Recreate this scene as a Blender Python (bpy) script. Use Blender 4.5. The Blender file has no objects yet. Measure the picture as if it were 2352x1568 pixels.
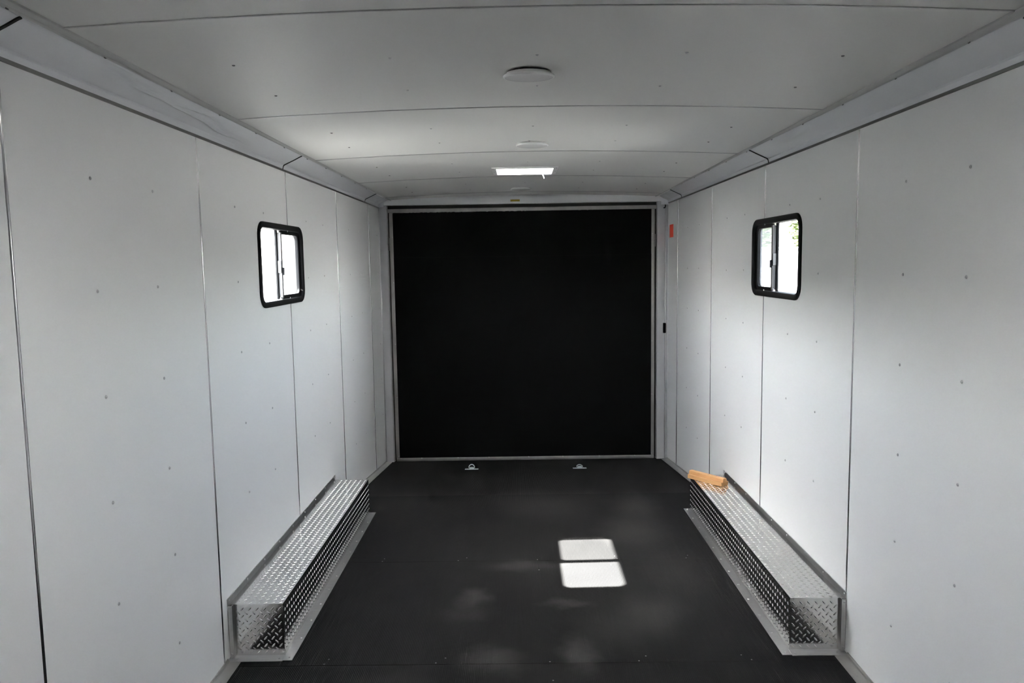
import bpy, bmesh, math, random
from mathutils import Vector, Matrix, noise

random.seed(7)
scn = bpy.context.scene
COL = scn.collection

# ------------------------------------------------------------------ camera, world, sun, exposure
yaw, pitch, roll = -0.008534, 0.101229, 0.015232
cy, sy, cp, sp, cr, sr = math.cos(yaw), math.sin(yaw), math.cos(pitch), math.sin(pitch), math.cos(roll), math.sin(roll)
fwd = Vector((sy * cp, cy * cp, -sp))
rgt0 = Vector((cy, -sy, 0))
dwn0 = fwd.cross(rgt0)
rgt = cr * rgt0 + sr * dwn0
dwn = -sr * rgt0 + cr * dwn0
cam_d = bpy.data.cameras.new('camera')
cam_d.sensor_width = 36.0
cam_d.lens = 36.0 * 1784.34 / 2352.0
cam_d.clip_start = 0.02
cam_d.clip_end = 500
cam = bpy.data.objects.new('camera', cam_d)
COL.objects.link(cam)
cam.matrix_world = Matrix((
    (rgt.x, -dwn.x, -fwd.x, -0.0554),
    (rgt.y, -dwn.y, -fwd.y, 0.0),
    (rgt.z, -dwn.z, -fwd.z, 1.6135),
    (0, 0, 0, 1)))
scn.camera = cam

SUN_TRAVEL = Vector((0.985, 0.03, -1.0)).normalized()
world = bpy.data.worlds.new('sky')
scn.world = world
world.use_nodes = True
wn = world.node_tree
wn.nodes.clear()
sky = wn.nodes.new('ShaderNodeTexSky')
sky.sky_type = 'NISHITA'
sky.sun_disc = False
sky.sun_elevation = math.radians(45.4)
sky.sun_rotation = math.radians(-90)
sky.air_density = 1.0
sky.dust_density = 2.2
sky.ozone_density = 1.0
bg = wn.nodes.new('ShaderNodeBackground')
bg.inputs['Strength'].default_value = 3.1
wo = wn.nodes.new('ShaderNodeOutputWorld')
haze = wn.nodes.new('ShaderNodeHueSaturation')
haze.inputs['Saturation'].default_value = 0.38
wn.links.new(sky.outputs[0], haze.inputs['Color'])
wn.links.new(haze.outputs[0], bg.inputs['Color'])
wn.links.new(bg.outputs[0], wo.inputs['Surface'])

sun_d = bpy.data.lights.new('sun', 'SUN')
sun_d.energy = 136.0
sun_d.angle = 0.0093
sun_d.color = (1.0, 0.95, 0.88)
sun = bpy.data.objects.new('sun', sun_d)
COL.objects.link(sun)
sun.rotation_euler = SUN_TRAVEL.to_track_quat('-Z', 'Y').to_euler()
sun.location = (-20, 0, 25)

scn.view_settings.view_transform = 'Standard'
scn.view_settings.look = 'None'
scn.view_settings.gamma = 1.0
scn.view_settings.use_curve_mapping = False
scn.view_settings.exposure = 1.92
scn.cycles.max_bounces = 14
scn.cycles.diffuse_bounces = 8
scn.cycles.glossy_bounces = 6
scn.cycles.transparent_max_bounces = 12
scn.cycles.sample_clamp_indirect = 8.0
scn.cycles.use_denoising = True

# ------------------------------------------------------------------ measures (metres; x right, y towards the rear, z up)
HW = 1.27            # half width between the wall skins
YF, YC = -2.3, 6.88  # front wall and rear frame plane
ZT = 2.105           # top of the wall panels
YBRK, SLOPE = 5.29, 0.1052
SEAM = 1.13512
SEAM_L = [1.8687 + SEAM * k for k in range(-3, 5)]
SEAM_R = [3.0686 + SEAM * k for k in range(-4, 4)]


def zf(y):
    return 0.0 if y < YBRK else -SLOPE * (y - YBRK)


def zc(x, y):        # underside of the bowed ceiling
    return 2.241 - 0.0056 * y - 0.032 * (x / 1.16) ** 2


# ------------------------------------------------------------------ materials
def new_mat(name):
    m = bpy.data.materials.new(name)
    m.use_nodes = True
    nt = m.node_tree
    return m, nt, nt.nodes['Principled BSDF']


def simple(name, col, rough, metal=0.0, spec=0.5, noise_amt=0.0, noise_scale=20.0, bump=0.0, bump_scale=60.0, rough_var=0.0, stretch=(1, 1, 1)):
    m, nt, b = new_mat(name)
    b.inputs['Base Color'].default_value = (*col, 1)
    b.inputs['Roughness'].default_value = rough
    b.inputs['Metallic'].default_value = metal
    b.inputs['Specular IOR Level'].default_value = spec
    tc = nt.nodes.new('ShaderNodeTexCoord')
    mp = nt.nodes.new('ShaderNodeMapping')
    mp.inputs['Scale'].default_value = stretch
    nt.links.new(tc.outputs['Object'], mp.inputs['Vector'])
    if noise_amt or rough_var:
        n = nt.nodes.new('ShaderNodeTexNoise')
        n.inputs['Scale'].default_value = noise_scale
        n.inputs['Detail'].default_value = 4
        nt.links.new(mp.outputs[0], n.inputs['Vector'])
        if noise_amt:
            r = nt.nodes.new('ShaderNodeValToRGB')
            r.color_ramp.elements[0].position = 0.3
            r.color_ramp.elements[1].position = 0.7
            r.color_ramp.elements[0].color = (*[c * (1 - noise_amt) for c in col], 1)
            r.color_ramp.elements[1].color = (*[min(1, c * (1 + noise_amt)) for c in col], 1)
            nt.links.new(n.outputs['Fac'], r.inputs[0])
            nt.links.new(r.outputs[0], b.inputs['Base Color'])
        if rough_var:
            mr = nt.nodes.new('ShaderNodeMapRange')
            mr.inputs['To Min'].default_value = max(0.02, rough - rough_var)
            mr.inputs['To Max'].default_value = rough + rough_var
            nt.links.new(n.outputs['Fac'], mr.inputs['Value'])
            nt.links.new(mr.outputs[0], b.inputs['Roughness'])
    if bump:
        n2 = nt.nodes.new('ShaderNodeTexNoise')
        n2.inputs['Scale'].default_value = bump_scale
        n2.inputs['Detail'].default_value = 3
        nt.links.new(mp.outputs[0], n2.inputs['Vector'])
        bp = nt.nodes.new('ShaderNodeBump')
        bp.inputs['Strength'].default_value = bump
        bp.inputs['Distance'].default_value = 0.002
        nt.links.new(n2.outputs['Fac'], bp.inputs['Height'])
        nt.links.new(bp.outputs[0], b.inputs['Normal'])
    return m


M = {}
M['wall'] = simple('white_panel', (0.87, 0.868, 0.86), 0.42, spec=0.45, noise_amt=0.012, noise_scale=1.5)
M['ceiling'] = simple('white_ceiling_panel', (0.76, 0.755, 0.735), 0.5, spec=0.4, noise_amt=0.012, noise_scale=1.5)
M['cove'] = simple('pale_grey_cove', (0.86, 0.87, 0.90), 0.2, spec=0.6, noise_amt=0.02, noise_scale=3)
M['strip'] = simple('bright_seam_metal', (0.62, 0.62, 0.63), 0.16, metal=1.0)
M['alu'] = simple('mill_aluminium', (0.60, 0.595, 0.59), 0.34, metal=1.0, noise_amt=0.06, noise_scale=14, rough_var=0.07, stretch=(1, 8, 1))
M['trim_metal'] = simple('floor_trim_metal', (0.58, 0.565, 0.54), 0.36, metal=1.0, noise_amt=0.12, noise_scale=5, rough_var=0.08)
M['tread'] = simple('polished_tread_plate', (0.78, 0.775, 0.765), 0.13, metal=1.0, bump=0.25, bump_scale=45, rough_var=0.04, noise_scale=30)
M['screw'] = simple('zinc_screw', (0.55, 0.55, 0.55), 0.28, metal=1.0)
M['screw_dark'] = simple('dull_screw', (0.22, 0.22, 0.22), 0.4, metal=0.8)
M['steel'] = simple('scuffed_grey_steel', (0.40, 0.385, 0.37), 0.42, metal=0.6, noise_amt=0.15, noise_scale=9, rough_var=0.08, stretch=(1, 1, .4))
M['zinc'] = simple('zinc_plated_steel', (0.70, 0.76, 0.78), 0.38, metal=0.75)
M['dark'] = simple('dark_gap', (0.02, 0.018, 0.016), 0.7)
M['post'] = simple('grey_painted_post', (0.50, 0.50, 0.51), 0.38, noise_amt=0.05, noise_scale=4)
M['header'] = simple('pale_header', (0.80, 0.805, 0.82), 0.38, noise_amt=0.03, noise_scale=6)
M['black_plastic'] = simple('black_plastic', (0.006, 0.006, 0.0065), 0.6, spec=0.08)
M['black_rubber'] = simple('black_door_rubber', (0.0032, 0.0032, 0.0035), 0.75, spec=0.05, noise_amt=0.25, noise_scale=300, bump=0.3, bump_scale=400)
M['white_plastic'] = simple('white_plastic', (0.88, 0.88, 0.87), 0.3)
M['lens'] = simple('white_lens', (0.93, 0.925, 0.915), 0.25)
M['bar'] = simple('grey_window_bar', (0.20, 0.19, 0.187), 0.5, spec=0.3)
M['latch_grey'] = simple('grey_latch', (0.16, 0.155, 0.15), 0.4)
M['channel'] = simple('dull_channel_metal', (0.16, 0.155, 0.15), 0.45, metal=0.5)
M['cap'] = simple('grey_cap_strip', (0.50, 0.50, 0.49), 0.35)
M['crank'] = simple('pale_crank', (0.16, 0.17, 0.19), 0.4)
M['tape'] = simple('orange_red_tape', (1.0, 0.05, 0.01), 0.5)
M['label'] = simple('yellow_label', (0.42, 0.30, 0.02), 0.5, noise_amt=0.45, noise_scale=220)
M['concrete'] = simple('pale_concrete', (0.09, 0.088, 0.084), 0.85, noise_amt=0.1, noise_scale=0.6)
M['bark'] = simple('bark', (0.10, 0.075, 0.05), 0.9, noise_amt=0.3, noise_scale=8)
M['leaf'] = simple('leaves', (0.16, 0.20, 0.085), 0.6, noise_amt=0.5, noise_scale=1.2)
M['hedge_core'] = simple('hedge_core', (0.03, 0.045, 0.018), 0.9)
M['trailer_white'] = simple('white_trailer_skin', (0.82, 0.82, 0.82), 0.4)
M['tyre'] = simple('tyre_rubber', (0.02, 0.02, 0.02), 0.8)
M['shell'] = simple('outer_shell', (0.25, 0.25, 0.25), 0.6)


def wood_mat():
    m, nt, b = new_mat('pine_wood')
    tc = nt.nodes.new('ShaderNodeTexCoord')
    mp = nt.nodes.new('ShaderNodeMapping')
    mp.inputs['Scale'].default_value = (3, 40, 40)
    n = nt.nodes.new('ShaderNodeTexNoise')
    n.inputs['Scale'].default_value = 2.5
    n.inputs['Detail'].default_value = 5
    r = nt.nodes.new('ShaderNodeValToRGB')
    r.color_ramp.elements[0].color = (0.50, 0.25, 0.095, 1)
    r.color_ramp.elements[1].color = (0.70, 0.40, 0.17, 1)
    nt.links.new(tc.outputs['Object'], mp.inputs[0])
    nt.links.new(mp.outputs[0], n.inputs['Vector'])
    nt.links.new(n.outputs['Fac'], r.inputs[0])
    nt.links.new(r.outputs[0], b.inputs['Base Color'])
    b.inputs['Roughness'].default_value = 0.55
    return m


M['wood'] = wood_mat()


def rubber_floor():
    m, nt, b = new_mat('ribbed_black_rubber')
    L = nt.links
    geo = nt.nodes.new('ShaderNodeNewGeometry')
    base = nt.nodes.new('ShaderNodeTexNoise')
    base.inputs['Scale'].default_value = 1.6
    base.inputs['Detail'].default_value = 5
    base.inputs['Roughness'].default_value = 0.6
    L.new(geo.outputs['Position'], base.inputs['Vector'])
    ramp = nt.nodes.new('ShaderNodeValToRGB')
    ramp.color_ramp.elements[0].position = 0.35
    ramp.color_ramp.elements[0].color = (0.0088, 0.0086, 0.0089, 1)
    ramp.color_ramp.elements[1].position = 0.75
    ramp.color_ramp.elements[1].color = (0.0132, 0.013, 0.013, 1)
    L.new(base.outputs['Fac'], ramp.inputs[0])
    cur = ramp.outputs[0]
    # pale dust and shoe scuffs left on the rubber
    wob = nt.nodes.new('ShaderNodeTexNoise')
    wob.inputs['Scale'].default_value = 7
    wob.inputs['Detail'].default_value = 4
    L.new(geo.outputs['Position'], wob.inputs['Vector'])
    wv = nt.nodes.new('ShaderNodeVectorMath')
    wv.operation = 'MULTIPLY_ADD'
    wv.inputs[1].default_value = (0.16, 0.16, 0)
    L.new(wob.outputs['Color'], wv.inputs[0])
    L.new(geo.outputs['Position'], wv.inputs[2])
    for (x, y, rx, ry, a) in DUST:
        mp = nt.nodes.new('ShaderNodeMapping')
        mp.vector_type = 'TEXTURE'
        mp.inputs['Location'].default_value = (x + 0.08, y + 0.08, 0)
        mp.inputs['Scale'].default_value = (rx, ry, 50)
        L.new(wv.outputs[0], mp.inputs[0])
        ln = nt.nodes.new('ShaderNodeVectorMath')
        ln.operation = 'LENGTH'
        L.new(mp.outputs[0], ln.inputs[0])
        mr = nt.nodes.new('ShaderNodeMapRange')
        mr.interpolation_type = 'SMOOTHSTEP'
        mr.inputs['From Min'].default_value = 1.0
        mr.inputs['From Max'].default_value = 0.0
        mr.inputs['To Max'].default_value = min(1, a * 2.2)
        L.new(ln.outputs['Value'], mr.inputs['Value'])
        mx = nt.nodes.new('ShaderNodeMix')
        mx.data_type = 'RGBA'
        L.new(mr.outputs[0], mx.inputs['Factor'])
        L.new(cur, mx.inputs['A'])
        mx.inputs['B'].default_value = (0.085, 0.082, 0.079, 1)
        cur = mx.outputs['Result']
    L.new(cur, b.inputs['Base Color'])
    b.inputs['Roughness'].default_value = 0.68
    b.inputs['Specular IOR Level'].default_value = 0.05
    # fine ribs that run along the trailer
    sx = nt.nodes.new('ShaderNodeSeparateXYZ')
    L.new(geo.outputs['Position'], sx.inputs[0])
    ma = nt.nodes.new('ShaderNodeMath')
    ma.operation = 'MULTIPLY'
    ma.inputs[1].default_value = 2 * math.pi / 0.0072
    L.new(sx.outputs['X'], ma.inputs[0])
    si = nt.nodes.new('ShaderNodeMath')
    si.operation = 'SINE'
    L.new(ma.outputs[0], si.inputs[0])
    bp = nt.nodes.new('ShaderNodeBump')
    bp.inputs['Strength'].default_value = 0.5
    bp.inputs['Distance'].default_value = 0.0008
    L.new(si.outputs[0], bp.inputs['Height'])
    L.new(bp.outputs[0], b.inputs['Normal'])
    return m


DUST = [(-0.30, 3.62, .12, .16, .16), (0.15, 3.55, .16, .07, .14), (-0.17, 3.02, .20, .16, .18), (0.18, 3.06, .10, .22, .18),
        (0.62, 4.55, .30, .40, .11), (0.75, 3.9, .28, .5, .06), (0.70, 5.0, .22, .3, .10), (-0.05, 4.02, .3, .10, .10),
        (0.55, 3.45, .22, .3, .10), (-0.33, 3.45, .2, .12, .08), (0.1, 5.1, .5, .5, .05), (0.38, 3.3, .3, .3, .07), (-0.55, 2.85, .2, .2, .06)]
M['floor'] = rubber_floor()


def glass_mat(name, tint, spec):
    m = bpy.data.materials.new(name)
    m.use_nodes = True
    nt = m.node_tree
    nt.nodes.clear()
    o = nt.nodes.new('ShaderNodeOutputMaterial')
    t = nt.nodes.new('ShaderNodeBsdfTransparent')
    t.inputs[0].default_value = (*tint, 1)
    g = nt.nodes.new('ShaderNodeBsdfGlossy')
    g.inputs['Roughness'].default_value = 0.02
    f = nt.nodes.new('ShaderNodeFresnel')
    f.inputs[0].default_value = 1.45
    mul = nt.nodes.new('ShaderNodeMath')
    mul.operation = 'MULTIPLY'
    mul.inputs[1].default_value = spec
    mx = nt.nodes.new('ShaderNodeMixShader')
    nt.links.new(f.outputs[0], mul.inputs[0])
    nt.links.new(mul.outputs[0], mx.inputs[0])
    nt.links.new(t.outputs[0], mx.inputs[1])
    nt.links.new(g.outputs[0], mx.inputs[2])
    nt.links.new(mx.outputs[0], o.inputs[0])
    return m


M['glass'] = glass_mat('window_glass', (0.72, 0.76, 0.78), 0.8)


def screen_mat():
    m = bpy.data.materials.new('insect_screen_mesh')
    m.use_nodes = True
    nt = m.node_tree
    nt.nodes.clear()
    o = nt.nodes.new('ShaderNodeOutputMaterial')
    t = nt.nodes.new('ShaderNodeBsdfTransparent')
    d = nt.nodes.new('ShaderNodeBsdfDiffuse')
    d.inputs[0].default_value = (0.35, 0.35, 0.36, 1)
    mx = nt.nodes.new('ShaderNodeMixShader')
    mx.inputs[0].default_value = 0.27
    nt.links.new(t.outputs[0], mx.inputs[1])
    nt.links.new(d.outputs[0], mx.inputs[2])
    nt.links.new(mx.outputs[0], o.inputs[0])
    return m


M['screen'] = screen_mat()


def lid_mat():
    m = bpy.data.materials.new('translucent_vent_lid')
    m.use_nodes = True
    nt = m.node_tree
    nt.nodes.clear()
    o = nt.nodes.new('ShaderNodeOutputMaterial')
    t = nt.nodes.new('ShaderNodeBsdfTranslucent')
    t.inputs[0].default_value = (0.92, 0.92, 0.91, 1)
    d = nt.nodes.new('ShaderNodeBsdfDiffuse')
    d.inputs[0].default_value = (0.85, 0.85, 0.85, 1)
    mx = nt.nodes.new('ShaderNodeMixShader')
    mx.inputs[0].default_value = 0.12
    nt.links.new(t.outputs[0], mx.inputs[1])
    nt.links.new(d.outputs[0], mx.inputs[2])
    nt.links.new(mx.outputs[0], o.inputs[0])
    return m


M['lid'] = lid_mat()


# ------------------------------------------------------------------ object helpers
def link(name, bm, mat, parent=None, smooth=False, recalc=True):
    if recalc:
        bmesh.ops.recalc_face_normals(bm, faces=bm.faces[:])
    me = bpy.data.meshes.new(name)
    bm.to_mesh(me)
    bm.free()
    me.materials.append(M[mat])
    if smooth:
        for p in me.polygons:
            p.use_smooth = True
        if smooth != True:
            me.set_sharp_from_angle(angle=math.radians(smooth))
    o = bpy.data.objects.new(name, me)
    COL.objects.link(o)
    if parent:
        o.parent = parent
    return o


def put(me, name, parent, loc=(0, 0, 0), rot=(0, 0, 0), scale=None):
    o = bpy.data.objects.new(name, me)
    COL.objects.link(o)
    o.parent = parent
    o.location = loc
    o.rotation_euler = rot
    if scale:
        o.scale = scale
    return o


def empty(name, loc=(0, 0, 0), rotz=0.0):
    o = bpy.data.objects.new(name, None)
    COL.objects.link(o)
    o.location = loc
    o.rotation_euler = (0, 0, rotz)
    o.empty_display_size = 0.1
    return o


def struct(o, label=None):
    o['kind'] = 'structure'
    if label:
        o['label'] = label
    return o


def thing(o, label, cat, group=None):
    o['label'] = label
    o['category'] = cat
    if group:
        o['group'] = group
    return o


def box(bm, x0, x1, y0, y1, z0, z1, bev=0.0):
    r = bmesh.ops.create_cube(bm, size=1.0)
    vs = r['verts']
    for v in vs:
        v.co = Vector((x0 + (v.co.x + .5) * (x1 - x0), y0 + (v.co.y + .5) * (y1 - y0), z0 + (v.co.z + .5) * (z1 - z0)))
    if bev:
        es = list({e for v in vs for e in v.link_edges})
        bmesh.ops.bevel(bm, geom=es, offset=bev, segments=2, profile=.5, affect='EDGES')


def boxo(name, dims, mat, parent=None, bev=0.0):
    bm = bmesh.new()
    box(bm, *dims, bev)
    return link(name, bm, mat, parent)


def plate(bm, us, vs, hole, fn, off):
    """sheet on the grid us x vs without the cells in hole(u, v), placed by fn(u, v) and thickened by the vector off"""
    grid = {}
    for i, u in enumerate(us):
        for j, v in enumerate(vs):
            grid[i, j] = None
    faces = []

    def vert(i, j):
        if grid[i, j] is None:
            grid[i, j] = bm.verts.new(fn(us[i], vs[j]))
        return grid[i, j]
    for i in range(len(us) - 1):
        for j in range(len(vs) - 1):
            if hole and hole((us[i] + us[i + 1]) / 2, (vs[j] + vs[j + 1]) / 2):
                continue
            faces.append(bm.faces.new((vert(i, j), vert(i + 1, j), vert(i + 1, j + 1), vert(i, j + 1))))
    r = bmesh.ops.extrude_face_region(bm, geom=faces)
    nv = [g for g in r['geom'] if isinstance(g, bmesh.types.BMVert)]
    bmesh.ops.translate(bm, vec=Vector(off), verts=nv)


def sweep(bm, prof, y0, y1, ny=1, closed=True, fn=None):
    """profile points (x, z) carried along y"""
    rows = []
    for k in range(ny + 1):
        y = y0 + (y1 - y0) * k / ny
        rows.append([bm.verts.new(fn(x, y, z, i) if fn else (x, y, z)) for i, (x, z) in enumerate(prof)])
    n = len(prof)
    for a, b in zip(rows, rows[1:]):
        for i in range(n if closed else n - 1):
            j = (i + 1) % n
            bm.faces.new((a[i], a[j], b[j], b[i]))
    if closed:
        bm.faces.new(rows[0])
        bm.faces.new(rows[-1][::-1])


def lathe(bm, prof, seg=24, centre=(0, 0, 0), axis='Z'):
    """(r, h) profile turned about an axis; first and last with r = 0 close it"""
    c = Vector(centre)
    rings = []
    for r, h in prof:
        if r < 1e-6:
            p = Vector((0, 0, h))
            rings.append([bm.verts.new(p)])
        else:
            rings.append([bm.verts.new((r * math.cos(2 * math.pi * k / seg), r * math.sin(2 * math.pi * k / seg), h)) for k in range(seg)])
    for a, b in zip(rings, rings[1:]):
        for k in range(seg):
            l = (k + 1) % seg
            if len(a) == 1:
                bm.faces.new((a[0], b[k], b[l]))
            elif len(b) == 1:
                bm.faces.new((a[k], a[l], b[0]))
            else:
                bm.faces.new((a[k], a[l], b[l], b[k]))
    vs = [v for ring in rings for v in ring]
    if axis == 'X':
        bmesh.ops.rotate(bm, verts=vs, matrix=Matrix.Rotation(math.pi / 2, 3, 'Y'))
    elif axis == 'Y':
        bmesh.ops.rotate(bm, verts=vs, matrix=Matrix.Rotation(-math.pi / 2, 3, 'X'))
    bmesh.ops.translate(bm, verts=vs, vec=c)


def tube(bm, pts, r, seg=8, cap=True):
    pts = [Vector(p) for p in pts]
    rings = []
    for i, p in enumerate(pts):
        d = (pts[min(i + 1, len(pts) - 1)] - pts[max(i - 1, 0)]).normalized()
        q = d.to_track_quat('Z', 'Y')
        rings.append([bm.verts.new(p + q @ Vector((r * math.cos(2 * math.pi * k / seg), r * math.sin(2 * math.pi * k / seg), 0))) for k in range(seg)])
    for a, b in zip(rings, rings[1:]):
        for k in range(seg):
            l = (k + 1) % seg
            bm.faces.new((a[k], a[l], b[l], b[k]))
    if cap:
        bm.faces.new(rings[0][::-1])
        bm.faces.new(rings[-1])


def mesh_only(name, bm, mat, smooth=True):
    bmesh.ops.recalc_face_normals(bm, faces=bm.faces[:])
    me = bpy.data.meshes.new(name)
    bm.to_mesh(me)
    bm.free()
    me.materials.append(M[mat])
    for p in me.polygons:
        p.use_smooth = smooth
    return me


bm = bmesh.new()
lathe(bm, [(0, -.002), (.0052, -.002), (.0052, .0006), (.0038, .0026), (.0016, .0034), (.0014, .0022), (0, .0022)], 10)
SCREW = mesh_only('screw', bm, 'screw')
bm = bmesh.new()
lathe(bm, [(0, -.002), (.0052, -.002), (.0052, .0006), (.0038, .0024), (.0016, .0030), (.0014, .0020), (0, .0020)], 10)
SCREW_D = mesh_only('dull_screw', bm, 'screw_dark')
R_RIGHT = (0, -math.pi / 2, 0)   # on the right wall, heads point to -x
R_LEFT = (0, math.pi / 2, 0)
R_DOWN = (math.pi, 0, 0)
R_CAM = (math.pi / 2, 0, 0)      # heads point to -y

# ------------------------------------------------------------------ windows' places
WIN_Y0, WIN_Y1, WIN_Z0, WIN_Z1 = 3.652, 4.402, 1.413, 1.827
HOLE = (3.678, 4.376, 1.439, 1.801)
DOOR = (-1.35, -0.50, 0.0, 1.95)


# ------------------------------------------------------------------ walls
def wall(side, seams):
    s = -1 if side == 'left' else 1
    # core of the wall, behind the skins
    ys = [YF - .05, DOOR[0], DOOR[1], 3.64, 4.42, YC + .3]
    zs = [-.45, DOOR[2], 1.36, DOOR[3], 2.5] if False else [-.45, 0.0, 1.37, 1.87, 1.95, 2.26]

    def hole(u, v):
        if 3.64 < u < 4.42 and 1.37 < v < 1.87:
            return True
        return s < 0 and DOOR[0] < u < DOOR[1] and DOOR[2] < v < DOOR[3]
    bm = bmesh.new()
    plate(bm, ys, zs, hole, lambda u, v: (s * (HW + .0045), u, v), (s * .03, 0, 0))
    root = struct(link('wall_' + side, bm, 'shell'))
    edges = [YF] + [q for q in seams if q > YF + .1] + [YC + .03]
    for a, b in zip(edges, edges[1:]):
        g = .0018
        y0, y1 = a + (g if a != edges[0] else 0), b - (g if b != edges[-1] else 0)
        us = [y0, y1]
        vs = [0.0, 1.0]
        hz = None
        if y0 < DOOR[0] and DOOR[1] < y1 and s < 0:
            us = [y0, DOOR[0], DOOR[1], y1]
            hz = (DOOR[0], DOOR[1], DOOR[2] - 1, DOOR[3])
        elif y0 < HOLE[1] and y1 > HOLE[0]:
            us = sorted({y0, y1, *[q for q in HOLE[:2] if y0 < q < y1]})
            hz = HOLE
        if y0 < YBRK < y1:
            us = sorted({*us, YBRK})
        zl = [-1, ZT] if not hz else [-1, *[q for q in hz[2:] if q > 0], ZT]

        def fn(u, v):
            return (s * HW, u, v if v > -.9 else zf(u) - .004)
        bm = bmesh.new()
        plate(bm, us, zl, (lambda u, v: hz[0] < u < hz[1] and hz[2] < v < hz[3]) if hz else None, fn, (s * .004, 0, 0))
        p = link('panel', bm, 'wall', root)
        if y1 > 1.5:
            for dy in (.375, .752):
                for z in (1.868, 1.548, 1.24, .924, .612, .29, 0.02):
                    y = a + dy + random.uniform(-.006, .006)
                    if y > YC - .06 or (HOLE[0] - .04 < y < HOLE[1] + .04 and HOLE[2] - .05 < z < HOLE[3] + .03):
                        continue
                    if z < .3 and (3.0 < y < 5.0 or z < .1):
                        continue
                    put(SCREW, 'screw', p, (s * HW, y, z + random.uniform(-.004, .004)), R_LEFT if s < 0 else R_RIGHT)
    for q in seams:
        if q < YF + .1:
            continue
        # half-round bright strip that covers each joint
        bm = bmesh.new()
        prof = [(-.0052, .0), (-.0046, .0016), (-.0026, .0027), (0, .0031), (.0026, .0027), (.0046, .0016), (.0052, .0)]
        segs = [(zf(q) + .012, ZT - .002)]
        if HOLE[0] < q < HOLE[1]:
            segs = [(zf(q) + .012, HOLE[2] + .01), (HOLE[3] - .01, ZT - .002)]
        if 3.07 < q < 4.94:
            segs[0] = (.245, segs[0][1])
        for z0, z1 in segs:
            a = [bm.verts.new((s * (HW - h), q + d, z0)) for d, h in prof]
            b = [bm.verts.new((s * (HW - h), q + d, z1)) for d, h in prof]
            for i in range(len(prof) - 1):
                bm.faces.new((a[i], a[i + 1], b[i + 1], b[i]))
            bm.faces.new(a)
            bm.faces.new(b[::-1])
        link('seam_strip', bm, 'strip', root, smooth=50)
    return root


wall('left', SEAM_L)
wall('right', SEAM_R)
struct(boxo('wall_front', (-HW - .03, HW + .03, YF - .06, YF, -.05, 2.26), 'wall'))

# ------------------------------------------------------------------ floor
root = boxo('floor', (-HW, HW, YF, YBRK, -.12, -.006), 'shell')
struct(root)
cuts = [YF, -.275, .815, 1.905, 2.995, 4.085, YBRK]
for a, b in zip(cuts, cuts[1:]):
    bm = bmesh.new()
    box(bm, -HW + .001, HW - .001, a + .0011, b - .0011, -.006, 0)
    sh = link('rubber_sheet', bm, 'floor', root)
    if 1.5 < a < 5:
        for x in (-.84, -.385, .036, .435, .86):
            for d in (.012, -.13 if x == .036 else .05):
                put(SCREW_D, 'screw', sh, (x + random.uniform(-.03, .03), a + d, -.0012), (0, 0, 0), (.8, .8, .6))
bm = bmesh.new()
vs = []
for y, dz in ((YBRK, 0), (YC + .12, 0)):
    for x in (-HW + .001, HW - .001):
        vs.append((x, y, zf(y)))
prof = [(YBRK, -.0002), (YC + .12, zf(YC + .12) - .0002), (YC + .12, zf(YC + .12) - .03), (YBRK, -.03)]
a = [bm.verts.new((-HW + .001, y, z)) for y, z in prof]
b = [bm.verts.new((HW - .001, y, z)) for y, z in prof]
for i in range(4):
    j = (i + 1) % 4
    bm.faces.new((a[i], a[j], b[j], b[i]))
bm.faces.new(a)
bm.faces.new(b[::-1])
link('ramp_sheet', bm, 'floor', root)

# ------------------------------------------------------------------ ceiling
VX, VY0, VY1 = .185, 5.020, 5.345   # roof vent opening
UY0, UY1 = 1.16, 1.482           # second vent, added out of view to light the near walls
VENTS = ((UY0, UY1), (VY0, VY1))
CSEAM = [-1.59, -.41, .77, 1.95, 3.13, 4.32, 5.475, 6.60]
bm = bmesh.new()
plate(bm, [-HW - .035, -VX, VX, HW + .035], [YF - .06, UY0, UY1, VY0, VY1, YC + .3], lambda u, v: abs(u) < VX and any(p < v < q for p, q in VENTS), lambda u, v: (u, v, 2.262), (0, 0, .03))
ceil = struct(link('ceiling', bm, 'shell'))
edges = [YF] + CSEAM + [YC + .04]
xs = [-1.2 + 2.4 * k / 24 for k in range(25)]
xs = sorted({*xs, -VX, VX})
for a, b in zip(edges, edges[1:]):
    us = xs
    vs_ = [a + .002, b - .002]
    hv = [q for q in VENTS if a < q[0] and q[1] < b]
    if hv:
        vs_ = [a + .002, *hv[0], b - .002]
    bm = bmesh.new()
    plate(bm, us, vs_, (lambda u, v: abs(u) < VX and hv[0][0] < v < hv[0][1]) if hv else None, lambda u, v: (u, v, zc(u, v)), (0, 0, .004))
    p = link('ceiling_panel', bm, 'ceiling', ceil)
    # dome screws in two rows on every panel
    if b > 1.9:
        for dy in (.43, .845):
            for x in (-.885, -.432, .016, .447, .914):
                y = a + dy + random.uniform(-.012, .012)
                if y > YC - .1 or (abs(x) < VX + .05 and VY0 - .06 < y < VY1 + .06):
                    continue
                put(SCREW_D if abs(x) > .5 else SCREW, 'screw', p, (x + random.uniform(-.008, .008), y, zc(x, y)), R_DOWN)
for q in CSEAM:
    bm = bmesh.new()
    # slim lap strip hanging just below the joint
    rows = []
    for x in xs:
        z = zc(x, q)
        rows.append([bm.verts.new((x, q + d, z + h)) for d, h in ((-.0022, .002), (-.0022, -.0022), (.0005, -.0032), (.006, -.0006), (.006, .002))])
    for r0, r1 in zip(rows, rows[1:]):
        for i in range(5):
            j = (i + 1) % 5
            bm.faces.new((r0[i], r0[j], r1[j], r1[i]))
    bm.faces.new(rows[0])
    bm.faces.new(rows[-1][::-1])
    link('seam_strip', bm, 'alu', ceil)

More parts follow.
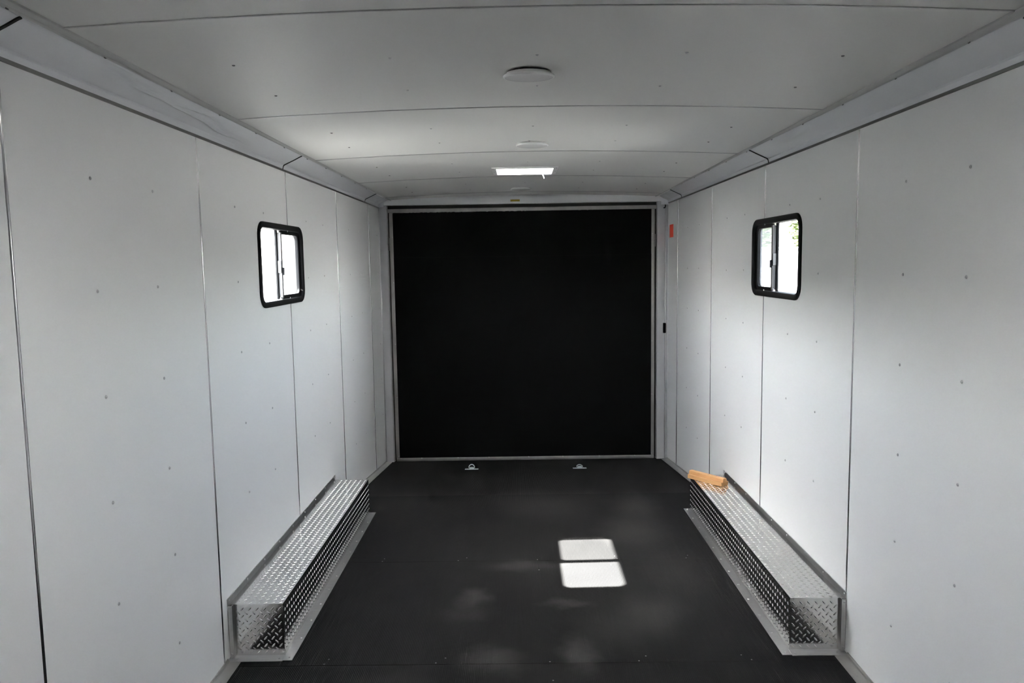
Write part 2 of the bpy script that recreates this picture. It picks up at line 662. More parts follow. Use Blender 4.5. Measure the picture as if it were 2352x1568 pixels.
# ------------------------------------------------------------------ coves along the tops of the walls
COVE = [(1.2640, 2.1130), (1.2605, 2.1290), (1.2560, 2.1345), (1.2440, 2.1400), (1.2300, 2.1465), (1.2150, 2.1535), (1.1990, 2.1610), (1.1830, 2.1690), (1.1700, 2.1755), (1.1620, 2.1785)]


def cove(side, joints):
    s = -1 if side == 'left' else 1
    root = struct(empty('trim_' + side))
    cuts = [YF] + joints + [YC - .02]
    for k, (a, b) in enumerate(zip(cuts, cuts[1:])):
        bm = bmesh.new()
        ny = max(4, int((b - a) / .02))

        def fn(x, y, z, i):
            t = i / (len(COVE) - 1)
            w = math.sin(math.pi * min(1, max(0, t)))
            # the thin skin is slightly oil-canned, more so where its film has lifted
            d = .0011 * w * noise.noise(Vector((y * 1.6, s * 3.1, t * 1.2)))
            if s < 0 and 2.15 < y < 3.5:
                f = math.sin(math.pi * (y - 2.15) / 1.35)
                c = .62 - .30 * (y - 2.3) / 1.2 + .10 * noise.noise(Vector((y * 5, .3, 0)))
                d += .0095 * f * math.exp(-((t - c) / .05) ** 2) + .005 * f * math.exp(-((t - c - .16 - .08 * math.sin(y * 9)) / .04) ** 2)
            if s > 0 and 3.35 < y < 3.75:
                f = math.sin(math.pi * (y - 3.35) / .4)
                d += .0055 * f * math.exp(-((t - .75 + .5 * (y - 3.35)) / .12) ** 2)
            if y > 6.1:
                d += .004 * (y - 6.1) * w * noise.noise(Vector((y * 9, s, t * 4)))
            return (s * (x - d * .45), y, z - d * .9)
        fine = []
        for (x0, z0), (x1, z1) in zip(COVE, COVE[1:]):
            n = 1 if x0 > 1.256 else 4
            fine += [(x0 + (x1 - x0) * q / n, z0 + (z1 - z0) * q / n) for q in range(n)]
        fine.append(COVE[-1])
        nn = len(fine)
        rows = []
        for r in range(ny + 1):
            y = a + .004 + (b - a - .008) * r / ny
            rows.append([bm.verts.new(fn(x, y, z, i * (len(COVE) - 1) / (nn - 1))) for i, (x, z) in enumerate(fine)])
        back = [[bm.verts.new(v.co + Vector((s * .0008, 0, .0018))) for v in r] for r in rows]
        for r0, r1 in zip(rows, rows[1:]):
            for i in range(nn - 1):
                bm.faces.new((r0[i], r0[i + 1], r1[i + 1], r1[i]))
        for r0, r1 in zip(back, back[1:]):
            for i in range(nn - 1):
                bm.faces.new((r0[i], r1[i], r1[i + 1], r0[i + 1]))
        for k0 in (0, -1):
            for i in range(nn - 1):
                bm.faces.new((rows[k0][i], rows[k0][i + 1], back[k0][i + 1], back[k0][i]))
        for k0 in (0, -1):
            for r in range(ny):
                bm.faces.new((rows[r][k0], rows[r + 1][k0], back[r + 1][k0], back[r][k0]))
        link('cove_panel', bm, 'cove', root, smooth=24)
    # dark strip standing in for the gap shadow at each joint
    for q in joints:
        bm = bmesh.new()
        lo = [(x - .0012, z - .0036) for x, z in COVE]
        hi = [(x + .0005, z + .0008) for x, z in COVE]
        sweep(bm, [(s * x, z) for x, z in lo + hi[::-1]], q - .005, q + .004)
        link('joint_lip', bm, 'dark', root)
    # dark backing seen in the joints
    bm = bmesh.new()
    sweep(bm, [(s * 1.2695, 2.121), (s * 1.267, 2.140), (s * 1.17, 2.186), (s * 1.17, 2.195), (s * 1.2695, 2.155)], YF, YC - .005)
    link('backing', bm, 'dark', root)
    # metal channel under the cove and cap strip along the ceiling
    bm = bmesh.new()
    sweep(bm, [(s * 1.2700, 2.1045), (s * 1.2655, 2.1050), (s * 1.2625, 2.1125), (s * 1.2655, 2.1150), (s * 1.2700, 2.1150)], YF, YC - .004)
    link('channel', bm, 'channel', root)
    bm = bmesh.new()
    sweep(bm, [(s * 1.1640, 2.1775), (s * 1.1560, 2.1840), (s * 1.1500, 2.1930), (s * 1.1500, 2.2160), (s * 1.1640, 2.2160)], YF, YC - .004, 1,
          fn=lambda x, y, z, i: (x, y, z if i < 1 else (z - .0045 * (y - 2) * .9 if i < 3 else z)))
    cap = link('cap_strip', bm, 'cap', root)
    y = 1.75
    while y < 6.7:
        put(SCREW_D, 'screw', cap, (s * 1.160, y, 2.1797 - .0026 * (y - 2)), (math.pi, -s * .6, 0), (.7, .7, .7))
        y += .405
    return root


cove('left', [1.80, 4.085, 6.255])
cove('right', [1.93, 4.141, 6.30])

# ------------------------------------------------------------------ floor trim (angle along both walls)
for side in ('left', 'right'):
    s = -1 if side == 'left' else 1
    root = struct(empty('baseboard_' + side))
    for y0, y1 in ((YF, 3.035), (4.955, YBRK), (YBRK, YC)):
        bm = bmesh.new()
        prof = [(s * 1.2698, .012), (s * 1.2668, .012), (s * 1.2645, .0055), (s * 1.2580, .0032), (s * 1.2135, .0018), (s * 1.2135, -.0005), (s * 1.2698, -.0005)]
        n = 10 if y0 < 3 else 3
        sweep(bm, prof, y0, y1, n, fn=lambda x, y, z, i: (x, y, zf(y) + z))
        p = link('angle_trim', bm, 'trim_metal', root)
        y = y0 + .07
        while y < y1 - .02:
            if y > 1.5:
                put(SCREW, 'screw', p, (s * 1.236, y, zf(y) + .0024), (0, 0, 0), (.8, .8, .8))
            y += .30
        if y0 < 0 or True:
            pass

# ------------------------------------------------------------------ rear frame: posts, header
for side, x0, x1, n in (('left', -1.2695, -1.1960, 1), ('right', 1.1735, 1.2695, 2)):
    root = struct(empty('trim_%d' % n))
    bm = bmesh.new()
    box(bm, x0, x1, YC, YC + .10, zf(YC + .05) - .01, 2.125, .008)
    post = link('post', bm, 'post', root, smooth=40)
    xs_ = x0 if n == 1 else x1
    bm = bmesh.new()
    tube(bm, [(xs_ + (.006 if n == 1 else -.024), YC - .001, zf(YC) + .004), (xs_ + (.006 if n == 1 else -.024), YC - .001, 2.12)], .0045, 8)
    link('corner_bead', bm, 'alu', root, smooth=True)
hdr = struct(empty('trim_3'))
bm = bmesh.new()
prof = [(YC - .012, 2.1265), (YC - .014, 2.131), (YC - .012, 2.165), (YC - .006, 2.181), (YC + .004, 2.190), (YC + .10, 2.24), (YC + .10, 2.1265)]
a = [bm.verts.new((-1.235, y, z)) for y, z in prof]
b = [bm.verts.new((1.235, y, z)) for y, z in prof]
for i in range(len(prof)):
    j = (i + 1) % len(prof)
    bm.faces.new((a[i], a[j], b[j], b[i]))
bm.faces.new(a)
bm.faces.new(b[::-1])
link('header', bm, 'header', hdr, smooth=40)
for s in (-1, 1):
    bm = bmesh.new()
    box(bm, s * 1.2690, s * 1.2150, YC - .020, YC + .05, 2.108, 2.172, .012)
    for v in bm.verts:
        v.co += Vector((0, 0, .006 * noise.noise(v.co * 40)))
    link('corner_cap', bm, 'cove', hdr, smooth=40)
struct(boxo('wall_back', (-1.30, 1.30, YC + .19, YC + .25, -.45, 2.30), 'shell'))

# ------------------------------------------------------------------ rear ramp door
door = struct(empty('door_1', (0, YC + .02, 0)))
door.location = (0, 0, 0)
FY = YC + .022
fb = zf(FY) + .001
bars = {'frame_rail': [(-1.1960, 1.1735, 2.0640, 2.0960), (-1.1790, 1.1560, fb, -.1360)],
        'frame_stile': [(-1.1810, -1.1490, -.1360, 2.0640), (1.1270, 1.1560, -.1360, 2.0640)]}
for nm, lst in bars.items():
    for i, (x0, x1, z0, z1) in enumerate(lst):
        bm = bmesh.new()
        box(bm, x0, x1, FY, FY + .05, z0, z1, .004)
        bar = link(nm, bm, 'steel', door, smooth=40)
        if nm == 'frame_rail' and i == 1:
            for x in (-1.14, -.95, -.62, -.34, 0.02, .33, .66, .98, 1.12):
                put(SCREW, 'screw', bar, (x, FY, -.141), R_CAM, (1.1, 1.1, 1.1))
        if nm == 'frame_stile':
            for z in (-.12, .42, .9, 1.45, 1.85):
                put(SCREW, 'screw', bar, ((x0 + x1) / 2 + (.008 if x0 < 0 else -.008), FY, z), R_CAM)
# rubber facing: lower sheet and the narrower sheet above it, with a rough-cut top edge
lowp = boxo('rubber_facing', (-1.1500, 1.1280, FY + .003, FY + .012, -.1370, 1.6680), 'black_rubber', door)
bm = bmesh.new()
n = 150
prev = None
r2 = random.Random(3)
for k in range(n + 1):
    x = -1.1500 + 2.278 * k / n
    zt_ = 2.0600 + .008 * k / n + .004 * noise.noise(Vector((x * 3, 1, 0))) + r2.uniform(-.003, .003)
    cur = [bm.verts.new((x, FY + .0055, 1.6700)), bm.verts.new((x, FY + .0055, zt_)), bm.verts.new((x, FY + .013, zt_)), bm.verts.new((x, FY + .013, 1.6700))]
    if prev:
        for i in range(4):
            j = (i + 1) % 4
            bm.faces.new((prev[i], prev[j], cur[j], cur[i]))
    else:
        bm.faces.new(cur)
    prev = cur
bm.faces.new(prev[::-1])
link('rubber_facing', bm, 'black_rubber', door)
boxo('lap_strip', (-1.1495, 1.1275, FY + .0015, FY + .006, 1.6680, 1.6715), 'black_plastic', door)
boxo('door_core', (-1.1900, 1.1700, FY + .051, FY + .090, -.26, 2.110), 'dark', door)
# seal strips in the gaps beside the door
for x0, x1 in ((-1.1935, -1.1815), (1.1570, 1.1720)):
    bm = bmesh.new()
    sweep(bm, [(x0, 0), (x0, .02), (x1, .02), (x1, 0)], 0, 1)
    for v in bm.verts:
        x, y, z = v.co
        v.co = Vector((x, FY + .03 + z, zf(YC) + .005 + y * 2.25))
    link('seal', bm, 'dark', door)
boxo('seal', (-1.1935, 1.1720, FY + .02, FY + .05, 2.0980, 2.1240), 'dark', door)
# little spring latches at the stiles
for x, z in ((-1.186, 1.79), (1.162, 1.79)):
    bm = bmesh.new()
    box(bm, x - .007, x + .007, FY - .006, FY + .03, z - .055, z + .055, .003)
    bm2 = bm
    box(bm2, x - .010, x + .010, FY - .010, FY + .01, z - .008, z + .008, .002)
    link('hinge_pin', bm2, 'screw_dark', door)


# ------------------------------------------------------------------ side windows
def rrect(u0, u1, v0, v1, r, n=7):
    pts = []
    for cx_, cy_, a0 in ((u1 - r, v1 - r, 0), (u0 + r, v1 - r, 90), (u0 + r, v0 + r, 180), (u1 - r, v0 + r, 270)):
        for k in range(n + 1):
            a = math.radians(a0 + 90 * k / n)
            pts.append((cx_ + r * math.cos(a), cy_ + r * math.sin(a)))
    return pts


def ring(bm, loops):
    """closed ring-shaped solid through loops of (pts, x), each of the same number of points"""
    rows = [[bm.verts.new((x, u, v)) for u, v in pts] for pts, x in loops]
    n = len(rows[0])
    for a, b in zip(rows, rows[1:] + rows[:1]):
        for i in range(n):
            j = (i + 1) % n
            bm.faces.new((a[i], a[j], b[j], b[i]))


def window(num, s, ymul):
    X = lambda d: s * (HW - d)          # d is the distance inward from the wall skin
    root = struct(empty('window_%d' % num))
    o = (WIN_Y0, WIN_Y1, WIN_Z0, WIN_Z1)

    def rr(k, r):
        return rrect(o[0] + k, o[1] - k, o[2] + k, o[3] - k, r)
    bm = bmesh.new()
    ring(bm, [(rr(0, .072), X(-.0005)), (rr(0, .072), X(.006)), (rr(.004, .068), X(.010)), (rr(.020, .052), X(.011)), (rr(.028, .046), X(.006)),
              (rr(.030, .044), X(-.006)), (rr(.031, .043), X(-.030)), (rr(.0275, .046), X(-.030)), (rr(.0275, .046), X(-.0005))])
    link('frame', bm, 'black_plastic', root, smooth=40)
    g0, g1, h0, h1 = o[0] + .0315, o[1] - .0315, o[2] + .0315, o[3] - .0315
    mid = ymul
    # fixed glass in the near half
    pts = rrect(g0, mid + .003, h0, h1, .042)
    pts = [(min(u, mid + .003), v) if False else (u, v) for u, v in pts]
    bm = bmesh.new()
    sq = [(u, v) for u, v in rrect(g0, g1, h0, h1, .042) if u < (g0 + g1) / 2] + [(mid, h0), (mid, h1)]
    f = bm.faces.new([bm.verts.new((X(-.021), u, v)) for u, v in sq])
    link('pane', bm, 'glass', root, recalc=False)
    # sliding sash with glass and insect screen in the far half
    b_ = .024
    sash = bmesh.new()
    so = [(u, v) for u, v in rrect(g0, g1, h0, h1, .042) if u > (g0 + g1) / 2]
    iq = rrect(mid + .030, g1 - b_, h0 + b_ * .75, h1 - b_ * .75, .030)
    orr = rrect(mid + .004, g1, h0, h1, .042)
    ring(sash, [(orr, X(-.019)), (orr, X(-.007)), (iq, X(-.007)), (iq, X(-.019))])
    link('sash', sash, 'black_plastic', root, smooth=40)
    bm = bmesh.new()
    bm.faces.new([bm.verts.new((X(-.016), u, v)) for u, v in iq])
    link('pane', bm, 'glass', root, recalc=False)
    bm = bmesh.new()
    bm.faces.new([bm.verts.new((X(-.010), u, v)) for u, v in iq])
    link('insect_screen', bm, 'screen', root, recalc=False)
    # meeting bar: grey profile with a dark gasket, and its latch
    bar = boxo('meeting_bar', (min(X(-.0185), X(.001)), max(X(-.0185), X(.001)), mid + .002, mid + .024, h0 + .006, h1 - .010), 'bar', root, .0015)
    boxo('gasket', (min(X(-.0275), X(-.0185)), max(X(-.0275), X(-.0185)), mid - .011, mid + .014, h0, h1), 'black_plastic', root)
    bm = bmesh.new()
    box(bm, min(X(.0005), X(-.017)), max(X(.0005), X(-.017)), mid - .006, mid + .003, 1.578, 1.640, .0015)
    l = link('latch', bm, 'latch_grey', root)
    bm = bmesh.new()
    box(bm, min(X(.0005), X(.012)), max(X(.0005), X(.012)), mid + .002, mid + .012, 1.566, 1.606, .002)
    link('latch_tab', bm, 'black_plastic', l)
    for z in (h1 - .008, h0 + .010):
        put(SCREW, 'screw', root, (X(-.008), mid + .002, z), R_CAM, (.7, .7, .7))
    # outside flange
    bm = bmesh.new()
    ring(bm, [(rr(-.02, .09), X(-.035)), (rr(-.02, .09), X(-.0385)), (rr(.031, .043), X(-.0385)), (rr(.031, .043), X(-.035))])
    link('outer_flange', bm, 'black_plastic', root)
    return root


window(1, -1, 4.008)
window(2, 1, 4.066)


# ------------------------------------------------------------------ wheel-well covers of tread plate
LUG_A = []


def lug(bm, o, eu, ev, en, a, L=.0225, W=.0070, H=.0023):
    """one raised lug at o, long axis turned by a in the plane (eu, ev), height along en"""
    ca, sa = math.cos(a), math.sin(a)
    du, dv = eu * ca + ev * sa, ev * ca - eu * sa
    base, top = [], []
    for k in range(8):
        t = 2 * math.pi * k / 8
        p = du * (L / 2 * math.cos(t)) + dv * (W / 2 * math.sin(t) * (1 if True else 0))
        base.append(bm.verts.new(o + p))
        top.append(bm.verts.new(o + p * .55 + en * H * .75))
    c = bm.verts.new(o + en * H)
    for k in range(8):
        l = (k + 1) % 8
        bm.faces.new((base[k], base[l], top[l], top[k]))
        bm.faces.new((top[k], top[l], c))


def lugs(name_parent, o, eu, ev, en, lu, lv, mu, mv, parent, P=.0313):
    bm = bmesh.new()
    o = Vector(o)
    eu, ev, en = Vector(eu), Vector(ev), Vector(en)
    nu, nv = int((lu - 2 * mu) / P * 2) + 1, int((lv - 2 * mv) / P * 2) + 1
    for i in range(nu + 1):
        for j in range(nv + 1):
            if (i + j) % 2:
                continue
            u, v = mu + i * P / 2, mv + j * P / 2
            if u > lu - mu * .6 or v > lv - mv * .6:
                continue
            lug(bm, o + eu * u + ev * v, eu, ev, en, math.radians(48 if i % 2 else -48))
    l = link('tread_lugs', bm, 'tread', parent, smooth=True)
    l['kind'] = 'stuff'
    return l


def wheel_cover(s, label):
    X0, X1, Y0, Y1, H = 1.0455, 1.2520, 3.077, 4.930, .2265
    root = empty('wheel_well_cover', (s * 1.15, (Y0 + Y1) / 2, 0))
    thing(root, label, 'wheel well cover')
    off = Vector((s * 1.15, (Y0 + Y1) / 2, 0))

    def lk(name, bm, mat, parent=root, smooth=False):
        if parent is root:
            bmesh.ops.translate(bm, verts=bm.verts[:], vec=-off)
        return link(name, bm, mat, parent, smooth)

    def b(name, d, mat, bev=0.0, parent=root):
        bm = bmesh.new()
        x = sorted((s * d[0], s * d[1]))
        box(bm, x[0], x[1], *d[2:], bev)
        return lk(name, bm, mat, parent)
    t = .003
    top = b('top_plate', (X0, X1 + .016, Y0, Y1, H - t, H), 'tread', .0008)
    sd = b('side_plate', (X0, X0 + t, Y0 + .0005, Y1, .0015, H - t), 'tread')
    fr = b('front_plate', (X0 + t, X1, Y0 + .002, Y0 + .005, .0015, H - t), 'tread')
    b('back_plate', (X0 + t, X1 + .016, Y1 - .004, Y1 - .001, .0015, H - t), 'tread')
    lo = [-off.x, -off.y, 0]
    lugs('', Vector((s * X0, Y0, H)) - off, (s, 0, 0), (0, 1, 0), (0, 0, 1), X1 - X0, Y1 - Y0, .014, .010, top)
    lugs('', Vector((s * X0, Y0, .0015)) - off, (0, 1, 0), (0, 0, 1), (-s, 0, 0), Y1 - Y0, H - t, .010, .016, sd)
    lugs('', Vector((s * (X0 + t), Y0 + .002, .0015)) - off, (s, 0, 0), (0, 0, 1), (0, -1, 0), X1 - X0 - t, H - t, .012, .014, fr)
    # plain folded edges: along the wall, along the floor, and around the front
    bm = bmesh.new()
    pts = [(Y0 - .014, H - .012), (Y0 - .004, H + .0265), (Y1 + .028, H + .0265), (Y1 + .004, H - .004), (Y1 + .004, H - .012)]
    pts = [(Y0 - .018, H - .004), (Y0 - .018, H + .0275), (Y1 + .028, H + .0245), (Y1 + .028, H + .004), (Y1 - .002, H - .004)]
    a = [bm.verts.new((s * 1.2695, y, z)) for y, z in pts]
    c = [bm.verts.new((s * 1.2668, y, z)) for y, z in pts]
    for i in range(5):
        j = (i + 1) % 5
        bm.faces.new((a[i], a[j], c[j], c[i]))
    bm.faces.new(a)
    bm.faces.new(c[::-1])
    wf = lk('wall_flange', bm, 'alu')
    ff = b('floor_flange', (X0 - .0405, X0 + .002, Y0 - .040, Y1 + .004, .0004, .0030), 'alu')
    rf = b('front_floor_flange', (X0 - .002, 1.2695, Y0 - .048, Y0 + .003, .0006, .0036), 'alu')
    vf = b('front_wall_flange', (1.2530, 1.2665, Y0 - .018, Y0 - .0155, .0036, H - .001), 'alu')
    b('corner_fold', (1.2500, 1.2535, Y0 - .018, Y0 + .006, .0036, H - .001), 'alu')
    y = Y0 - .010
    k = 0
    while y < Y1 + .02:
        put(SCREW, 'screw', wf, Vector((s * 1.2668, y + (.012 if k == 0 else 0), H + .015)) - off, R_LEFT if s < 0 else R_RIGHT)
        y += .232
        k += 1
    y = Y0 - .018
    while y < Y1:
        put(SCREW, 'screw', ff, Vector((s * (X0 - .025), y, .003)) - off)
        y += .168
    put(SCREW, 'screw', ff, Vector((s * (X0 - .022), Y1 - .012, .003)) - off)
    for x in (1.235, 1.06):
        put(SCREW, 'screw', rf, Vector((s * x, Y0 - .026, .0036)) - off)
    for z in (H - .012, .02):
        put(SCREW, 'screw', vf, Vector((s * 1.2600, Y0 - .018, z)) - off, R_CAM)
    return root


wheel_cover(-1, 'long silver tread-plate box over the wheel, against the left wall')
wheel_cover(1, 'long silver tread-plate wheel box against the right wall, wooden block on its far end')

# ------------------------------------------------------------------ wooden block lying on the right cover
bm = bmesh.new()
W_, H1, H2 = .066, .024, .047
prof = [(-.033, 0), (.033, 0), (.033, H1), (.020, H1), (.016, H2 - .006), (.010, H2), (-.014, H2), (-.018, H2 - .004), (-.020, H1), (-.033, H1)]
Lw = .262
a = [bm.verts.new((-Lw / 2, y, z)) for y, z in prof]
b = [bm.verts.new((Lw / 2, y, z)) for y, z in prof]
for i in range(len(prof)):
    j = (i + 1) % len(prof)
    bm.faces.new((a[i], a[j], b[j], b[i]))
bm.faces.new(a)
bm.faces.new(b[::-1])
bmesh.ops.recalc_face_normals(bm, faces=bm.faces[:])
wb = link('wood_block', bm, 'wood')
wb.location = (1.118, 4.772, .2292)
wb.rotation_euler = (0, 0, math.radians(-52))
thing(wb, 'pale stepped wooden block lying askew on the right tread-plate box', 'wood block')

# ------------------------------------------------------------------ ceiling lights (three round pucks)
bm = bmesh.new()
lathe(bm, [(0, .004), (.072, .004), (.074, .0), (.080, -.0035), (.0835, -.006), (.0835, -.0105), (.0800, -.0125), (.0785, -.0125)], 40)
RIM = mesh_only('rim', bm, 'white_plastic')
bm = bmesh.new()
lathe(bm, [(.0795, -.010)] + [(.0785 * math.cos(t), -.0122 - .004 * math.sin(t)) for t in [q * math.pi / 2 / 7 for q in range(7)]] + [(0, -.0162)], 40)
LENS = mesh_only('lens', bm, 'lens')
bm = bmesh.new()
lathe(bm, [(0, .006), (.070, .006), (.070, -.004), (0, -.004)], 24)
LBASE = mesh_only('base', bm, 'black_plastic', False)
for x, y, tilt, lab in ((-.010, 2.590, 3.6, 'white round ceiling light nearest, largest of the three on the ceiling'),
                  (.028, 4.05, .4, 'white round ceiling light ahead of the bright square roof vent'),
                  (-.018, 6.30, 0, 'small white round ceiling light behind the roof vent, over the black door')):
    r = empty('ceiling_light', (x, y, zc(x, y) - .002 - .0013 * tilt))
    r.rotation_euler = (math.radians(tilt) - .0056, 0, 0)
    thing(r, lab, 'light', 'round lights on the ceiling')
    put(LBASE, 'base', r)
    put(RIM, 'rim', r)
    put(LENS, 'lens', r)

# ------------------------------------------------------------------ roof vents
def rect_loop(bm, x, y, z):
    return [bm.verts.new(p) for p in ((-x, -y, z), (x, -y, z), (x, y, z), (-x, y, z))]


def roof_vent(y0, y1, label):
    rv = empty('roof_vent', (0, (y0 + y1) / 2, zc(0, (y0 + y1) / 2)))
    thing(rv, label, 'roof vent')
    hy = (y1 - y0) / 2
    bm = bmesh.new()
    lo = [rect_loop(bm, x, y, z) for x, y, z in ((.212, hy + .028, .001), (.212, hy + .028, -.004), (.206, hy + .022, -.0075), (VX - .003, hy - .003, -.0075), (VX - .003, hy - .003, .085), (VX - .0005, hy - .0005, .085), (VX - .0005, hy - .0005, .001))]
    for a, b in zip(lo, lo[1:] + lo[:1]):
        for i in range(4):
            j = (i + 1) % 4
            bm.faces.new((a[i], a[j], b[j], b[i]))
    fr = link('frame', bm, 'white_plastic', rv)
    bm = bmesh.new()
    lo = [rect_loop(bm, VX + .02, hy + .02, .075), rect_loop(bm, VX + .02, hy + .02, .095), rect_loop(bm, VX - .02, hy - .02, .115)]
    for a, b in zip(lo, lo[1:]):
        for i in range(4):
            j = (i + 1) % 4
            bm.faces.new((a[i], a[j], b[j], b[i]))
    bm.faces.new(lo[-1])
    link('lid', bm, 'lid', rv)
    bm = bmesh.new()
    pts = [(.118 + .014 * math.sin(t * 1.6), hy - .012 + .004 * t, -.004 - .034 * t) for t in [k / 7 for k in range(8)]]
    tube(bm, pts, .004, 8)
    link('crank_handle', bm, 'crank', rv, smooth=True)
    for x in (-.199, .199):
        for y in (-hy - .012, 0, hy + .012):
            put(SCREW, 'screw', fr, (x, y, -.0072), R_DOWN, (.8, .8, .8))


roof_vent(VY0, VY1, 'bright square roof vent with translucent lid and white frame on ceiling')
roof_vent(UY0, UY1, 'second square roof vent in the ceiling, over the front of the room')

# ------------------------------------------------------------------ tie-down rings on the ramp floor
for x, y, tilt, lab in ((-.467, 6.42, 62, 'zinc tie-down ring on the black floor, left of the two by the door'),
                        (.443, 6.40, 30, 'zinc tie-down ring on the black floor, right of the two by the door')):
    r = empty('tie_down_ring', (x, y, zf(y) - .0002))
    r.rotation_euler = (-math.atan(SLOPE), 0, 0)
    thing(r, lab, 'tie-down ring', 'tie-down rings in front of the rear door')
    bm = bmesh.new()
    box(bm, -.057, .057, -.019, .019, 0, .0045, .0015)
    bp_ = link('base_plate', bm, 'zinc', r)
    bm = bmesh.new()
    rows = []
    for k in range(9):
        t = math.pi * k / 8
        rows.append([bm.verts.new((xx, .015 * math.cos(t), .004 + rr_ * math.sin(t))) for xx, rr_ in ((-.017, .011), (-.012, .0165), (.012, .0165), (.017, .011))])
    for a, b in zip(rows, rows[1:]):
        for i in range(3):
            bm.faces.new((a[i], a[i + 1], b[i + 1], b[i]))
    bmesh.ops.solidify(bm, geom=bm.faces[:], thickness=.002)
    link('bracket', bm, 'zinc', r, smooth=40)
    bm = bmesh.new()
    c, sn = math.cos(math.radians(tilt)), math.sin(math.radians(tilt))
    pts = []
    for k in range(17):
        t = math.pi * k / 16
        u, v = .024 * math.cos(t), .004 + .028 * math.sin(t)
        pts.append((u, v * c, .011 + v * sn))
    pts = pts + [(-.012, .0, .011), (.012, 0, .011), pts[0]]
    tube(bm, pts, .0042, 8)
    link('ring', bm, 'zinc', r, smooth=True)
    for xx in (-.044, .044):
        put(SCREW, 'screw', bp_, (xx, 0, .0045))

# ------------------------------------------------------------------ small things on the walls and frame
bm = bmesh.new()
box(bm, HW - .0009, HW - .0001, 6.655, 6.815, 1.808, 1.917)
o = link('warning_tape', bm, 'tape')
thing(o, 'orange-red rectangle of tape high on the right wall beside the door', 'tape')
bm = bmesh.new()
box(bm, -.109, -.028, YC - .0145, YC - .0125, 2.143, 2.160)
o = link('sticker', bm, 'label')
thing(o, 'small yellow printed sticker on the pale header above the black door', 'sticker')
bm = bmesh.new()
box(bm, 1.226, 1.250, YC - .022, YC + .001, .972, 1.062, .005)
o = link('latch', bm, 'black_plastic')
thing(o, 'small black latch block on the right door post, at mid height', 'latch')
bm = bmesh.new()
tube(bm, [(1.243, YC - .004, 2.121), (1.243, YC - .006, 2.085), (1.238, YC - .010, 2.070), (1.226, YC - .010, 2.068)], .005, 8)
o = link('hook', bm, 'black_plastic', smooth=True)
thing(o, 'tiny black hook under the header at the top of the right post', 'hook')

# ------------------------------------------------------------------ closed side door behind the camera
dr = struct(empty('door_2', (-HW + .0, DOOR[0], 0)))
dr.rotation_euler = (0, 0, 0)
bm = bmesh.new()
box(bm, -.04, 0, 0, DOOR[1] - DOOR[0], .02, DOOR[3] - .01, .004)
link('leaf', bm, 'trailer_white', dr)
bm = bmesh.new()
box(bm, 0, .03, .70, .80, .95, 1.05, .006)
link('handle', bm, 'black_plastic', dr)

# ------------------------------------------------------------------ outside: yard, a parked trailer, trees
GZ = -.75
bm = bmesh.new()
bmesh.ops.create_grid(bm, x_segments=4, y_segments=4, size=150)
for v in bm.verts:
    v.co.z = GZ
struct(link('ground', bm, 'concrete'))

tx, ty = 10.2, 29.5
tr = empty('parked_trailer', (tx, ty, GZ))
tr.rotation_euler = (0, 0, math.radians(-18))
thing(tr, 'white enclosed trailer parked outside, seen through the right window', 'trailer')
bm = bmesh.new()
box(bm, -3.6, 3.6, -1.2, 1.2, .45, 2.78, .08)
link('body', bm, 'trailer_white', tr)
bm = bmesh.new()
box(bm, -3.62, 3.62, -1.22, 1.22, 2.66, 2.74)
link('roof_trim', bm, 'alu', tr)
for x in (-.5, .5):
    for s in (-1, 1):
        bm = bmesh.new()
        lathe(bm, [(0, -.1), (.26, -.1), (.33, -.07), (.33, .07), (.26, .1), (0, .1)], 20, axis='Y')
        w = link('wheel', bm, 'tyre', tr, smooth=40)
        w.location = (x, s * 1.12, .33)
bm = bmesh.new()
tube(bm, [(3.6, -.9, .5), (5.0, 0, .5)], .05)
tube(bm, [(3.6, .9, .5), (5.0, 0, .5)], .05)
link('tongue', bm, 'dark', tr)


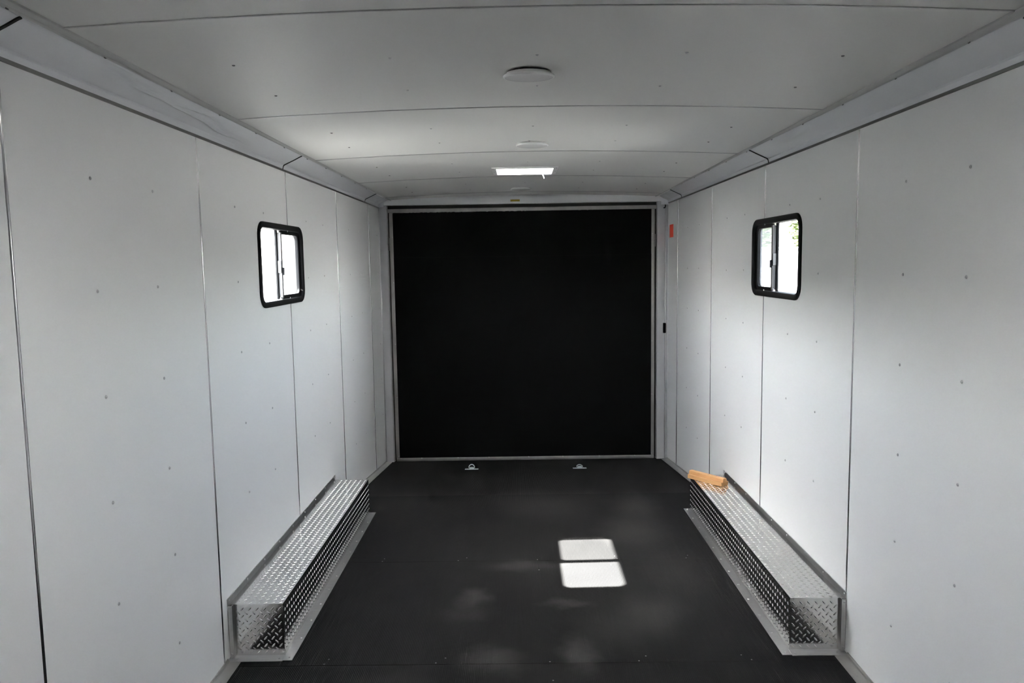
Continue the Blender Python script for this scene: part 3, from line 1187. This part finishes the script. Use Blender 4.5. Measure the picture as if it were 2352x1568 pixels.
def tree(x, y, h, w, seed, label):
    rr_ = random.Random(seed)
    r = empty('tree', (x, y, GZ))
    thing(r, label, 'tree', 'trees outside the right window')
    bm = bmesh.new()
    tube(bm, [(0, 0, 0), (.1, 0, h * .3), (-.05, .1, h * .6), (0, 0, h * .85)], .16, 8)
    link('trunk', bm, 'bark', r, smooth=True)
    bm = bmesh.new()
    for k in range(9000):
        while True:
            p = Vector((rr_.uniform(-1, 1), rr_.uniform(-1, 1), rr_.uniform(-1, 1)))
            l = p.length
            if l < 1 and noise.noise(p * 2.2 + Vector((seed, 0, 0))) > -.18 and rr_.random() < .25 + l:
                break
        c = Vector((p.x * w, p.y * w, h * .58 + p.z * h * .44))
        n = Vector((rr_.gauss(0, 1), rr_.gauss(0, 1), rr_.gauss(.6, 1))).normalized()
        q = n.to_track_quat('Z', 'Y')
        s = rr_.uniform(.10, .20)
        bm.faces.new([bm.verts.new(c + q @ Vector(v) * s) for v in ((-1, 0, 0), (0, -.5, .1), (1, 0, 0), (0, .5, .1))])
    cr_ = link('leaf_crown', bm, 'leaf', r, recalc=False)
    cr_['kind'] = 'stuff'


tree(10.5, 42, 8.5, 3.2, 1, 'green leafy tree outside, beyond the parked white trailer')
tree(19.0, 46, 7.5, 3.0, 5, 'green leafy tree outside, right of the one behind the trailer')

# leafy block added out of view to cut low daylight from the left
hd = empty('hedge', (-13.5, 5.5, GZ))
thing(hd, 'tall dark green hedge outside, beyond the left window', 'hedge')
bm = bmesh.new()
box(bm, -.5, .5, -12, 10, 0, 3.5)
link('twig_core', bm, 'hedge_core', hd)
rr_ = random.Random(11)
bm = bmesh.new()
for k in range(9000):
    c = Vector((rr_.uniform(-.8, .8), rr_.uniform(-12.2, 10.2), rr_.uniform(.1, 3.7)))
    c.z += .25 * noise.noise(c * .9)
    q = Vector((rr_.gauss(.8, 1), rr_.gauss(0, 1), rr_.gauss(.6, 1))).normalized().to_track_quat('Z', 'Y')
    s_ = rr_.uniform(.12, .24)
    bm.faces.new([bm.verts.new(c + q @ Vector(v) * s_) for v in ((-1, 0, 0), (0, -.5, .1), (1, 0, 0), (0, .5, .1))])
lf = link('leaf_cover', bm, 'leaf', hd, recalc=False)
lf['kind'] = 'stuff'
